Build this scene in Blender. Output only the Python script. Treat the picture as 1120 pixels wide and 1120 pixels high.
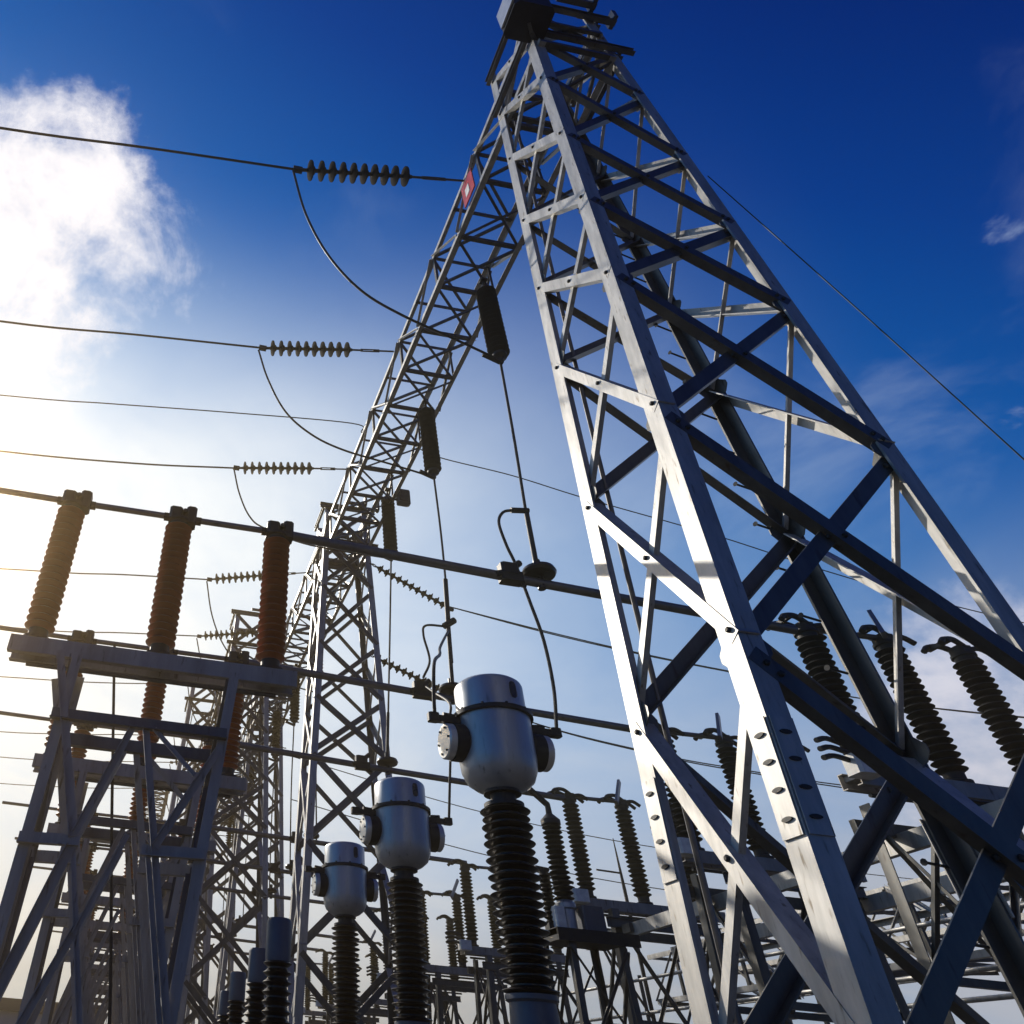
import bpy, math, random
from mathutils import Vector as V, Matrix
random.seed(7)
R = math.radians
S = bpy.context.scene
COL = S.collection
for o in list(bpy.data.objects): bpy.data.objects.remove(o)

# ------------------------------------------------------------------ camera
cam_d = bpy.data.cameras.new('camera'); cam = bpy.data.objects.new('camera', cam_d); COL.objects.link(cam)
YAW, PITCH, ROLL, FPX = 0.1161058, 0.6694218, 0.0789503, 806.887
cy_, sy_, cp_, sp_ = math.cos(YAW), math.sin(YAW), math.cos(PITCH), math.sin(PITCH)
f_ = V((sy_*cp_, cy_*cp_, sp_)); r_ = V((cy_, -sy_, 0)); u_ = r_.cross(f_)
cr_, sr_ = math.cos(ROLL), math.sin(ROLL)
rx_ = r_*cr_ + u_*sr_; ux_ = u_*cr_ - r_*sr_
cam.matrix_world = Matrix(((rx_.x, ux_.x, -f_.x, 0), (rx_.y, ux_.y, -f_.y, 0), (rx_.z, ux_.z, -f_.z, 1.6), (0, 0, 0, 1)))
cam_d.sensor_width = 36; cam_d.lens = 36*FPX/1120; cam_d.shift_x = 280/1120; cam_d.shift_y = 0
cam_d.clip_start = .05; cam_d.clip_end = 3000
S.camera = cam

# ------------------------------------------------------------------ sky, sun, exposure
SUN_AZ, SUN_EL = R(-26.5), R(31.5)
SD = V((math.sin(SUN_AZ)*math.cos(SUN_EL), math.cos(SUN_AZ)*math.cos(SUN_EL), math.sin(SUN_EL)))
world = bpy.data.worlds.new('World'); S.world = world; world.use_nodes = True
nt = world.node_tree; nt.nodes.clear()
def N(t, **k):
    n = nt.nodes.new(t)
    for a, b in k.items(): setattr(n, a, b)
    return n
def L(a, b): nt.links.new(a, b)
def math_n(op, a, b=None, clamp=False):
    n = N('ShaderNodeMath', operation=op, use_clamp=clamp)
    for i, v in enumerate((a, b)):
        if v is None: continue
        if isinstance(v, (int, float)): n.inputs[i].default_value = v
        else: L(v, n.inputs[i])
    return n.outputs[0]
def vmath(op, a, b):
    n = N('ShaderNodeVectorMath', operation=op)
    for i, v in enumerate((a, b)):
        if isinstance(v, (tuple, V)): n.inputs[i].default_value = tuple(v)
        else: L(v, n.inputs[i])
    return n
def maprange(v, a, b, c=0, d=1, smooth=True):
    n = N('ShaderNodeMapRange', interpolation_type='SMOOTHSTEP' if smooth else 'LINEAR')
    L(v, n.inputs[0])
    for i, x in enumerate((a, b, c, d)): n.inputs[i+1].default_value = x
    return n.outputs[0]
def mix(fac, a, b, mode='MIX'):
    n = N('ShaderNodeMix', data_type='RGBA', blend_type=mode)
    if isinstance(fac, (int, float)): n.inputs[0].default_value = fac
    else: L(fac, n.inputs[0])
    for i, v in ((6, a), (7, b)):
        if isinstance(v, tuple): n.inputs[i].default_value = (*v, 1)
        else: L(v, n.inputs[i])
    return n.outputs[2]
tc = N('ShaderNodeTexCoord'); D = tc.outputs['Generated']
sky = N('ShaderNodeTexSky', sky_type='NISHITA', sun_disc=False)
sky.sun_elevation = SUN_EL; sky.sun_rotation = SUN_AZ; sky.altitude = 200
sky.air_density = 1.0; sky.dust_density = 1.6; sky.ozone_density = 3.0
sep = N('ShaderNodeSeparateXYZ'); L(D, sep.inputs[0]); dz = sep.outputs[2]
cosS = vmath('DOT_PRODUCT', D, SD).outputs['Value']
# deep polarised blue: contrast curve on the physical sky (values here are later multiplied by the 0.1 background strength)
g = N('ShaderNodeGamma'); L(sky.outputs[0], g.inputs[0]); g.inputs[1].default_value = 1.75
nish = mix(1.0, g.outputs[0], (0.03, 0.40, 0.60), 'MULTIPLY')
# clear-sky blue: darkest far from the sun and overhead, paler towards the sun and the horizon
tt = math_n('ADD', math_n('MULTIPLY', cosS, .6), math_n('MULTIPLY', math_n('SUBTRACT', 1.0, dz), .9))
ramp = N('ShaderNodeValToRGB'); L(tt, ramp.inputs[0])
el = ramp.color_ramp.elements
el[0].position = .0; el[0].color = (0, .006, .07, 1); el[1].position = .95; el[1].color = (.10, .34, .72, 1)
for p_, c_ in ((.32, (0, .0085, .135)), (.46, (.0, .042, .27)), (.62, (.0, .11, .43)), (.78, (.025, .22, .58))):
    e = el.new(p_); e.color = (*c_, 1)
ten = mix(1.0, ramp.outputs[0], (10, 10, 10), 'MULTIPLY')
blue = mix(.88, nish, ten)
flat = N('ShaderNodeCombineXYZ')
den = math_n('ADD', math_n('MAXIMUM', dz, 0.0), 0.22)
L(math_n('DIVIDE', sep.outputs[0], den), flat.inputs[0]); L(math_n('DIVIDE', sep.outputs[1], den), flat.inputs[1])
def noise(scale, detail, rough, dist=0.0, vec=None, off=0.0):
    n = N('ShaderNodeTexNoise'); n.noise_dimensions = '3D'
    n.inputs['Scale'].default_value = scale; n.inputs['Detail'].default_value = detail
    n.inputs['Roughness'].default_value = rough; n.inputs['Distortion'].default_value = dist
    v = vmath('ADD', vec or flat.outputs[0], (off, off*1.7, off*.3)).outputs[0]
    L(v, n.inputs['Vector']); return n.outputs['Fac']
def bank(direction, c_in, c_out):
    d = V(direction).normalized()
    dd = vmath('DOT_PRODUCT', D, d).outputs['Value']
    ang = math_n('ARCCOSINE', math_n('MINIMUM', dd, .99999))
    return maprange(ang, R(c_out), R(c_in), 0, 1)
soft = noise(1.5, 7, .58, .8, off=3.1)
fine = noise(4.0, 6, .6, .4, off=7.7)
# thin high cloud towards the horizon, and the bright sunlit veil on the sun's side
veil = math_n('MULTIPLY', maprange(dz, .56, .14, 0, 1), maprange(soft, .28, .64, .5, 1.0), True)
veil = math_n('MULTIPLY', veil, maprange(sep.outputs[1], -.05, .5, 0, 1))
c1 = mix(veil, blue, (5.0, 5.7, 7.2))
glow = math_n('MULTIPLY', bank((-.17, .86, .47), 4, 60), maprange(soft, .25, .70, .75, 1.12), True)
glow = math_n('MULTIPLY', glow, math_n('MULTIPLY', maprange(dz, .90, .62, 0, 1), math_n('ADD', math_n('MULTIPLY', fine, .4), .78)), True)
c2 = mix(glow, c1, (10.0, 10.6, 11.0))
aure = bank(SD, 2, 16)
c2 = mix(aure, c2, (11.5, 11.2, 10.8))
# cumulus: a broken bank high on the left, scraps and a low bank to the right
cn = noise(2.6, 10, .60, .45, off=1.3)
cn2 = noise(7.0, 10, .64, .3, vec=D, off=5.2)
cnm = math_n('ADD', math_n('MULTIPLY', cn, .55), math_n('MULTIPLY', cn2, .45))
cnm = math_n('ADD', math_n('MULTIPLY', math_n('SUBTRACT', cnm, .5), 2.0), .5)
def cloud(prev, direction, c_in, c_out, lo, hi, gain, colour):
    b = bank(direction, c_in, c_out)
    m = math_n('ADD', cnm, math_n('MULTIPLY', math_n('SUBTRACT', b, 1.0), gain))
    m = maprange(m, lo, hi, 0, 1)
    m = math_n('MULTIPLY', m, maprange(b, 0.0, .25, 0, 1), True)
    return mix(m, prev, colour)
c3 = cloud(c2, (-.20, .55, .81), 2, 22, .22, .54, .66, (10.6, 10.4, 10.8))
c4 = cloud(c3, (.80, .53, .29), 4, 14.5, .30, .68, .42, (7.6, 7.7, 9.0))
c5 = cloud(c4, (.756, .365, .545), .1, 4.2, .52, .78, .55, (9.0, 9.4, 10.4))
c6 = cloud(c5, (.700, .26, .665), .1, 4.0, .46, .75, .45, (5.0, 6.2, 8.5))
wisp = math_n('MULTIPLY', maprange(cn, .50, .78, 0, .22), maprange(dz, .97, .7, .25, 1))
c6 = mix(wisp, c6, (6.5, 7.6, 9.2))
below = maprange(dz, -.02, .0, 0, 1)
c7 = mix(below, (1.6, 1.6, 1.8), c6)
bg = N('ShaderNodeBackground'); L(c7, bg.inputs[0]); bg.inputs[1].default_value = 0.1
out = N('ShaderNodeOutputWorld'); L(bg.outputs[0], out.inputs[0])

sl = bpy.data.lights.new('sun', 'SUN'); sl.energy = 5.0; sl.angle = R(.5); sl.color = (1, .93, .82)
so = bpy.data.objects.new('sun', sl); COL.objects.link(so)
so.rotation_euler = SD.to_track_quat('Z', 'Y').to_euler(); so.location = SD*60
S.view_settings.view_transform = 'Standard'; S.view_settings.look = 'None'
S.view_settings.exposure = 0.0; S.view_settings.gamma = 1.0; S.view_settings.use_curve_mapping = False
S.cycles.use_denoising = True; S.cycles.max_bounces = 6; S.cycles.volume_bounces = 0

# ------------------------------------------------------------------ materials
def mat(name, base, rough=.5, metal=0.0, var=.25, scale=6.0, spots=None, spec=.5, bump=0.0, streak=False):
    m = bpy.data.materials.new(name); m.use_nodes = True
    t = m.node_tree; b = t.nodes['Principled BSDF']
    b.inputs['Metallic'].default_value = metal; b.inputs['Specular IOR Level'].default_value = spec
    co = t.nodes.new('ShaderNodeTexCoord')
    vec = co.outputs['Object']
    if streak:
        mp = t.nodes.new('ShaderNodeMapping'); mp.inputs['Scale'].default_value = (1, 1, .18)
        t.links.new(vec, mp.inputs[0]); vec = mp.outputs[0]
    n = t.nodes.new('ShaderNodeTexNoise'); n.inputs['Scale'].default_value = scale; n.inputs['Detail'].default_value = 6
    n.inputs['Roughness'].default_value = .65
    t.links.new(vec, n.inputs['Vector'])
    cr = t.nodes.new('ShaderNodeValToRGB')
    lo = tuple(c*(1-var) for c in base); hi = tuple(min(1, c*(1+var)) for c in base)
    cr.color_ramp.elements[0].position = .3; cr.color_ramp.elements[0].color = (*lo, 1)
    cr.color_ramp.elements[1].position = .7; cr.color_ramp.elements[1].color = (*hi, 1)
    t.links.new(n.outputs['Fac'], cr.inputs[0]); colour = cr.outputs[0]
    if spots:
        n2 = t.nodes.new('ShaderNodeTexNoise'); n2.inputs['Scale'].default_value = scale*3.3; n2.inputs['Detail'].default_value = 4
        t.links.new(vec, n2.inputs['Vector'])
        c2_ = t.nodes.new('ShaderNodeValToRGB'); c2_.color_ramp.elements[0].position = .62; c2_.color_ramp.elements[1].position = .74
        t.links.new(n2.outputs['Fac'], c2_.inputs[0])
        mx = t.nodes.new('ShaderNodeMix'); mx.data_type = 'RGBA'; mx.inputs[7].default_value = (*spots, 1)
        t.links.new(c2_.outputs[0], mx.inputs[0]); t.links.new(colour, mx.inputs[6]); colour = mx.outputs[2]
    t.links.new(colour, b.inputs['Base Color'])
    mr = t.nodes.new('ShaderNodeMapRange'); mr.inputs[3].default_value = max(.05, rough-.1); mr.inputs[4].default_value = min(1, rough+.12)
    t.links.new(n.outputs['Fac'], mr.inputs[0]); t.links.new(mr.outputs[0], b.inputs['Roughness'])
    if bump:
        bp_ = t.nodes.new('ShaderNodeBump'); bp_.inputs['Strength'].default_value = bump; bp_.inputs['Distance'].default_value = .01
        t.links.new(n.outputs['Fac'], bp_.inputs['Height']); t.links.new(bp_.outputs[0], b.inputs['Normal'])
    return m
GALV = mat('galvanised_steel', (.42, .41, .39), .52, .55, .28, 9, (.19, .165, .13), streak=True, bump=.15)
GALV2 = mat('weathered_shaded_galvanised_steel', (.13, .127, .12), .42, .8, .3, 5, (.085, .07, .055), streak=True)  # darker copy of the galvanised steel; also stands in for shade on the tower
GALV3 = mat('frame_steel', (.34, .315, .285), .55, .35, .25, 6, (.12, .10, .08), streak=True)
BOLT = mat('bolt_steel', (.035, .034, .033), .6, .4, .3)
HOLE = mat('dark_hole', (.012, .012, .014), .8)
ALU = mat('aluminium_tube', (.17, .165, .165), .36, .7, .18, 9)
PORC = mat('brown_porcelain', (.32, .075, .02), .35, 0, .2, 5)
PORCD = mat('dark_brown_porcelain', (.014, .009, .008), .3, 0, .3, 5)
POLY = mat('dark_polymer', (.010, .010, .011), .75, 0, .3, 6, spec=.25)
DISC = mat('dull_dark_disc', (.012, .010, .010), .95, 0, .3, 6, spec=.05)
CABLE = mat('conductor_cable', (.022, .022, .024), .55, .4, .2, 20)
CASTD = mat('dark_casting', (.026, .026, .028), .55, .4, .3, 9)
CTP = mat('grey_paint', (.43, .445, .465), .38, .55, .16, 5, (.22, .23, .24), streak=True)
CTB = mat('bare_aluminium_plate', (.62, .62, .60), .35, .5, .12, 8)
BLUE = mat('pale_blue_paint', (.10, .11, .135), .45, 0.2, .15, 6)
RED = mat('red_paint', (.45, .02, .03), .45)
WHITE = mat('white_paint', (.75, .74, .70), .45)
GLASS = mat('dark_glass', (.015, .017, .02), .12)
CONC = mat('concrete', (.32, .31, .29), .85, 0, .2, 3)
GRAV = mat('gravel', (.075, .07, .065), .95, 0, .5, 14, (.04, .04, .038), bump=.6)
WALL = mat('painted_wall', (.52, .53, .55), .8, 0, .1, 1.5)
ROOF = mat('dark_roof_sheet', (.10, .09, .085), .6, 0, .2, 2)

# ------------------------------------------------------------------ geometry helpers
class MB:
    def __init__(s): s.v = []; s.f = []; s.sm = []
    def add(s, vs, fs, smooth=False):
        k = len(s.v); s.v += [tuple(v) for v in vs]; s.f += [tuple(i+k for i in f) for f in fs]; s.sm += [smooth]*len(fs); return s
    def prism(s, p, q, prof):
        """prof: list of offset vectors, swept from p to q"""
        n = len(prof); vs = [V(p)+o for o in prof]+[V(q)+o for o in prof]
        fs = [(i, (i+1) % n, n+(i+1) % n, n+i) for i in range(n)] + [tuple(range(n))[::-1], tuple(range(n, 2*n))]
        return s.add(vs, fs)
    def ell(s, p, q, a, b, w1, w2, t):
        """steel angle: flange w1 along a, flange w2 along b"""
        a = V(a).normalized(); b = V(b).normalized()
        return s.prism(p, q, [a*0, a*w1, a*w1+b*t, a*t+b*t, b*w2+a*t, b*w2])
    def chan(s, p, q, up, h, w, t):
        """channel: web along up (height h), flanges w toward d x up"""
        p, q = V(p), V(q); d = (q-p).normalized(); up = V(up); up = (up-d*up.dot(d)).normalized(); r = d.cross(up)
        u = up*(h/2); 
        return s.prism(p, q, [-u, -u+r*w, -u+r*w+up*t, -u+r*t+up*t, u+r*t-up*t, u+r*w-up*t, u+r*w, u])
    def bar(s, p, q, w, h, up=(0, 0, 1)):
        p, q = V(p), V(q); d = (q-p).normalized(); up = V(up)
        if abs(d.dot(up)) > .98: up = V((0, 1, 0))
        r = d.cross(up).normalized(); u = r.cross(d)
        return s.prism(p, q, [r*(-w/2)-u*(h/2), r*(w/2)-u*(h/2), r*(w/2)+u*(h/2), r*(-w/2)+u*(h/2)])
    def box(s, c, sz, bev=0.0):
        x, y, z = (k/2 for k in sz); c = V(c)
        if bev:
            b = min(bev, x*.9, y*.9); pr = [(-x+b, -y), (x-b, -y), (x, -y+b), (x, y-b), (x-b, y), (-x+b, y), (-x, y-b), (-x, -y+b)]
            return s.prism(c-V((0, 0, z)), c+V((0, 0, z)), [V((a, b_, 0)) for a, b_ in pr])
        return s.prism(c-V((0, 0, z)), c+V((0, 0, z)), [V((-x, -y, 0)), V((x, -y, 0)), V((x, y, 0)), V((-x, y, 0))])
    def tube(s, pts, r, n=10, cap=True):
        pts = [V(p) for p in pts]; rings = []; m = len(pts)
        ref = None
        for i, p in enumerate(pts):
            d = ((pts[min(i+1, m-1)]-pts[max(i-1, 0)])).normalized()
            if ref is None: ref = V((0, 0, 1)) if abs(d.z) < .9 else V((1, 0, 0))
            a = ref - d*ref.dot(d); a = a.normalized() if a.length > 1e-5 else d.orthogonal().normalized()
            b = d.cross(a); ref = a
            rr = r[i] if isinstance(r, (list, tuple)) else r
            rings.append([p+(a*math.cos(2*math.pi*k/n)+b*math.sin(2*math.pi*k/n))*rr for k in range(n)])
        vs = [v for ring in rings for v in ring]
        fs = [(i*n+k, i*n+(k+1) % n, (i+1)*n+(k+1) % n, (i+1)*n+k) for i in range(m-1) for k in range(n)]
        s.add(vs, fs, True)
        if cap: s.add(rings[0], [tuple(range(n))[::-1]]); s.add(rings[-1], [tuple(range(n))])
        return s
    def lathe(s, prof, c=(0, 0, 0), ax=(0, 0, 1), n=24, smooth=True):
        """prof: (radius, height) pairs along ax from c"""
        c = V(c); ax = V(ax).normalized(); a = ax.orthogonal().normalized(); b = ax.cross(a); m = len(prof)
        vs = [c+ax*h+(a*math.cos(2*math.pi*k/n)+b*math.sin(2*math.pi*k/n))*r for r, h in prof for k in range(n)]
        fs = [(i*n+k, i*n+(k+1) % n, (i+1)*n+(k+1) % n, (i+1)*n+k) for i in range(m-1) for k in range(n)]
        s.add(vs, fs, smooth)
        s.add(vs[:n], [tuple(range(n))[::-1]]); s.add(vs[-n:], [tuple(range(n))])
        return s
    def mesh(s, name, m):
        me = bpy.data.meshes.new(name); me.from_pydata(s.v, [], s.f); me.materials.append(m)
        me.polygons.foreach_set('use_smooth', s.sm); me.update()
        if any(s.sm):
            try: me.set_sharp_from_angle(angle=R(38))
            except Exception: pass
        return me
    def build(s, name, m, parent=None, loc=None):
        o = bpy.data.objects.new(name, s.mesh(name, m)); COL.objects.link(o)
        if parent: o.parent = parent
        if loc is not None: o.location = loc
        return o
def tag(o, label, cat, group=None):
    o['label'] = label; o['category'] = cat; o['kind'] = 'thing'
    if group: o['group'] = group
    return o
def thing(name, loc, label, cat, group=None):
    o = bpy.data.objects.new(name, None); o.empty_display_size = .2; COL.objects.link(o); o.location = loc
    return tag(o, label, cat, group)
FINE = ('bolt', 'step_bolt', 'gusset_plate')
def dup(o, parent=None, loc=None, label=None, skip=None):
    c = o.copy(); COL.objects.link(c)
    if parent: c.parent = parent
    if loc is not None: c.location = loc
    if label: c['label'] = label
    for ch in o.children:
        if skip and ch.name.split('.')[0] in skip: continue
        dup(ch, c, skip=skip)
    return c
def sheds(mb, z0, z1, rc, rs, n, c=(0, 0, 0), ax=(0, 0, 1), seg=22, alt=None):
    p = [(rc, z0)]; h = (z1-z0)/n
    for i in range(n):
        z = z0+i*h; r = rs if not alt or i % 2 == 0 else alt
        p += [(rc, z+h*.12), (r-.008, z+h*.42), (r, z+h*.52), (r-.006, z+h*.60), (rc+(r-rc)*.35, z+h*.78), (rc, z+h*.95)]
    p.append((rc, z1)); return mb.lathe(p, c, ax, seg)
def spline(pts, k=8):
    P = [V(p) for p in pts]; P = [P[0]*2-P[1]]+P+[P[-1]*2-P[-2]]; o = []
    for i in range(1, len(P)-2):
        for j in range(k):
            t = j/k; a, b, c, d = P[i-1], P[i], P[i+1], P[i+2]
            o.append(.5*((2*b)+(c-a)*t+(2*a-5*b+4*c-d)*t*t+(3*b-a-3*c+d)*t**3))
    return o+[P[-2]]
ORD = ['nearest', 'middle', 'farthest']
BAY = 13.2
PHASE = [7.3, 10.85, 14.4]
BAYN = ['first bay', 'second bay behind it', 'third bay farther back', 'fourth bay at the far end']

# ------------------------------------------------------------------ ground
def ground():
    n = 40; vs = []; fs = []
    xs = [math.copysign(abs(t)**2.2, t)*1500 for t in [i/n*2-1 for i in range(n+1)]]
    for y in xs:
        for x in xs: vs.append((x, y, .0))
    for j in range(n):
        for i in range(n): fs.append((j*(n+1)+i, j*(n+1)+i+1, (j+1)*(n+1)+i+1, (j+1)*(n+1)+i))
    o = MB().add(vs, fs).build('ground', GRAV); o['kind'] = 'structure'
ground()

# ------------------------------------------------------------------ lattice tower
TX, TY = 4.69, 4.223
LV = [0.12, 1.75, 4.0, 6.14, 8.1, 9.57, 11.13, 12.87, 14.35, 15.6]
def hx(z): return 1.3514-.0468*z
def hy(z): return .6456-.003*z
def corner(sx, sy, z): return V((sx*hx(z), sy*hy(z), z))
def make_tower():
    T = thing('lattice_tower', (TX, TY, 0), 'tall galvanised lattice tower filling the right side, nearest of the row', 'tower', 'lattice towers under the gantry beam')
    for sx, sy in ((-1, -1), (1, -1), (1, 1), (-1, 1)):
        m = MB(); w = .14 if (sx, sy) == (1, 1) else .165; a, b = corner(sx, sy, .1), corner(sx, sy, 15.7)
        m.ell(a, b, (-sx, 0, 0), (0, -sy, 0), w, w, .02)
        leg = m.build('leg', GALV2 if (sx, sy) == (1, 1) else GALV, T)  # inner back leg takes the darker steel: its shade is put into the colour
        # splice plates with two rows of bolts on the outer faces
        sp = MB(); bolts = []
        for fx in (0, 1):
            c0, c1 = corner(sx, sy, 2.87), corner(sx, sy, 3.53)
            nrm = V((0, sy, 0)) if fx == 0 else V((sx, 0, 0)); tan = V((-sx, 0, 0)) if fx == 0 else V((0, -sy, 0))
            up = (c1-c0).normalized()
            sp.prism(c0+tan*.012+nrm*.003, c1+tan*.012+nrm*.003, [tan*0, tan*.148, tan*.148+nrm*.008, nrm*.008])
            for i in range(4):
                p = c0+(c1-c0)*(.14+.24*i)+tan*.08
                bolts.append(MB().prism(p+nrm*.011, p+nrm*.02, [(tan*math.cos(q)*.038+up*math.sin(q)*.013) for q in [2*math.pi*k/14 for k in range(14)]]))
        sp.build('splice_plate', GALV, leg)
        for bo in bolts: bo.build('bolt', BOLT, leg)
        # gusset plates where the bracing meets the leg
        for z in LV[1:-1]:
            for fx in (0, 1):
                c = corner(sx, sy, z); nrm = V((0, sy, 0)) if fx == 0 else V((sx, 0, 0)); tan = V((-sx, 0, 0)) if fx == 0 else V((0, -sy, 0))
                up = (corner(sx, sy, z+1)-c).normalized(); k = .11 if z < 9 else .08
                pr = [tan*.05-up*k, tan*.17-up*k*.8, tan*(.17+k*.5)-up*k*.2, tan*(.17+k*.5)+up*k*.3, tan*.16+up*k, tan*.05+up*k]
                MB().prism(c-nrm*.022, c-nrm*.031, pr).build('gusset_plate', GALV2, leg)
        if (sx, sy) == (1, 1):
            for i in range(26):
                p = corner(sx, sy, 1.2+i*.5)
                MB().tube([p+V((-.15, -.01, 0)), p+V((-.36, -.05, 0)), p+V((-.375, -.053, 0))], [.011, .011, .026], 8).build('step_bolt', BOLT, leg)
    faces = [((-1, 1), (-1, -1), V((-1, 0, 0))), ((1, 1), (1, -1), V((1, 0, 0))), ((-1, -1), (1, -1), V((0, -1, 0))), ((-1, 1), (1, 1), V((0, 1, 0)))]
    for fi, (p, q, nrm) in enumerate(faces):
        for i in range(len(LV)-1):
            z0, z1 = LV[i], LV[i+1]
            for k, (s, e) in enumerate(((p, q), (q, p))):
                a, b = corner(*s, z1), corner(*e, z0)
                if k == 0 and fi == 3 and i >= 7: continue
                d = (b-a).normalized(); tan = d.cross(nrm).normalized()
                if tan.z < 0: tan = -tan
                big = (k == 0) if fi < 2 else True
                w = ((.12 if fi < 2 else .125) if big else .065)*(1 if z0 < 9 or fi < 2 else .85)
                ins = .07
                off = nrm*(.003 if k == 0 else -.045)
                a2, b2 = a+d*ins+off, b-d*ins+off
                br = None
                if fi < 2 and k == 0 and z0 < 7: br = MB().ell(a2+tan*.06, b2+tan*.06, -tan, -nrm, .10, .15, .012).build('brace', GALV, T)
                else: br = MB().ell(a2-tan*w*.5, b2-tan*w*.5, tan, -nrm, w, w*.75, .012).build('brace', GALV if fi < 2 else GALV2, T)  # braces of the sunless front and rear faces are darkened in colour as shade
                if i > 0 and fi < 3 and (k == 0 or fi == 2):
                    q_ = nrm*(.004 if k == 0 else -.04)+tan*(.02 if (fi < 2 and z0 < 7) else 0)
                    for t in (.03, .06, .5, .94, .97) if fi == 2 else (.03, .5, .97):
                        c = a2.lerp(b2, t)+q_-off
                        MB().lathe([(.021, 0), (.021, .012), (.012, .02)], c+off*.0, nrm, 6, False).build('bolt', BOLT, br)
    # waist ring and head frame
    for z, h in ((15.62, .16), (14.35, .12)):
        c = [corner(sx, sy, z) for sx, sy in ((-1, -1), (1, -1), (1, 1), (-1, 1))]
        for i in range(4):
            n_ = (V((0, -1, 0)), V((1, 0, 0)), V((0, 1, 0)), V((-1, 0, 0)))[i]
            a, b = c[i]+n_*.03, c[(i+1) % 4]+n_*.03
            if i in (0, 2): a, b = a-V((.2, 0, 0)), b+V((.24, 0, 0))
            MB().chan(a, b, (0, 0, 1), h, .07, .012).build('head_channel', GALV2, T)
    # short arms and brackets that stick out on the head
    for x, y in ((.85, -.62), (.85, .62), (.42, -.78)):
        MB().bar((x-.5, y, 15.75), (x+.16, y, 15.75), .09, .07).box((x+.12, y, 15.86), (.07, .2, .26)).build('bracket', GALV2, T)
    # earthing strap run down the inside of one leg
    pts = [corner(-1, 1, z)+V((.26, -.05, 0)) for z in (.3, 3, 6, 9, 12, 14.5)]
    MB().tube(pts, .022, 8).build('earth_conductor', ALU, T)
    # concrete pads
    for sx, sy in ((-1, -1), (1, -1), (1, 1), (-1, 1)):
        c = corner(sx, sy, 0); MB().box((c.x-sx*.08, c.y-sy*.08, .08), (.5, .5, .2), .03).build('footing', CONC, T)
    return T
tower = make_tower()
def extra_rows():
    for i, (x, y, l) in enumerate(((2.9, 39.0, 'hazy lattice tower of a row farther left, left of the receding beam'), (.64, 53.4, 'hazy lattice tower behind the left brown disconnectors'),
                                   (2.95, 24.3, 'lattice tower standing just left of and behind the second tower'),
                                   (1.9, 29.6, 'lattice tower behind the leftmost receding beam, half hidden by the left switches'),
                                   (4.2, 57.5, 'hazy lattice tower at the very end of the row'))):
        dup(tower, loc=(x, y, 0), label=l, skip=FINE)['group'] = 'background lattice towers'
TL = ['galvanised lattice tower behind the three grey transformer heads, second of the row',
      'third lattice tower of the row, seen between the left switches and the second tower',
      'smallest and farthest lattice tower of the row, low on the left']
for k in (1, 2, 3): dup(tower, loc=(TX, TY+BAY*k, 0), label=TL[k-1], skip=FINE)

# ------------------------------------------------------------------ gantry beams
BX0, BX1, BZ0, BZ1 = 4.04, 5.24, 13.95, 14.95
def make_beam(label, y0, y1, panels):
    B = thing('gantry_beam', (0, y0, BZ0), label, 'gantry beam', 'lattice gantry beams')
    Ln = y1-y0; H = BZ1-BZ0
    for x, ix in ((BX0, 1), (BX1, -1)):
        for z, iz in ((0, 1), (H, -1)):
            MB().ell((x, 0, z), (x, Ln, z), (ix, 0, 0), (0, 0, iz), .10, .10, .012).build('chord', GALV, B)
    st = Ln/panels
    for i in range(panels+1):
        y = min(i*st, Ln-.06)
        for x, ix in ((BX0, 1), (BX1, -1)):
            if 0 < i < panels and i % 2 == 0: MB().ell((x+ix*.014, y, .03), (x+ix*.014, y, H-.03), (0, 1, 0), (ix, 0, 0), .07, .05, .008).build('strut', GALV2, B)
        for z, iz in ((0.014, 1), (H-.014, -1)):
            MB().ell((BX0+.02, y, z), (BX1-.02, y, z), (0, 1, 0), (0, 0, iz), .07, .07, .008).build('strut', GALV2, B)
    for i in range(panels):
        y, y2 = i*st, (i+1)*st; od = i % 2
        for x, ix in ((BX0, -1), (BX1, 1)):
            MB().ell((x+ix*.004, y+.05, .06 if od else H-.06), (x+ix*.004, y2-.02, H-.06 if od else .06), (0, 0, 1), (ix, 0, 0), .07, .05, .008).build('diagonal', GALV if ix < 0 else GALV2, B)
        for z, iz in ((-.004, -1), (H+.004, 1)):
            a, b = (BX0+.06, BX1-.06) if (od ^ (iz > 0)) else (BX1-.06, BX0+.06)
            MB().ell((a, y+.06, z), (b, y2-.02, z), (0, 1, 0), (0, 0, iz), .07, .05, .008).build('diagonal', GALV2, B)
            if iz < 0: MB().ell((b, y+.06, z+.03), (a, y2-.02, z+.03), (0, 1, 0), (0, 0, 1), .06, .05, .008).build('diagonal', GALV2, B)
    return B
beam = make_beam('lattice gantry beam running from the near tower head back to the second tower', 3.55, 17.35, 13)
dup(beam, loc=(0, 17.4, BZ0), label='lattice gantry beam between the second and third towers')
dup(beam, loc=(0, 31.25, BZ0), label='farthest lattice gantry beam, beyond the third tower')

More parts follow.
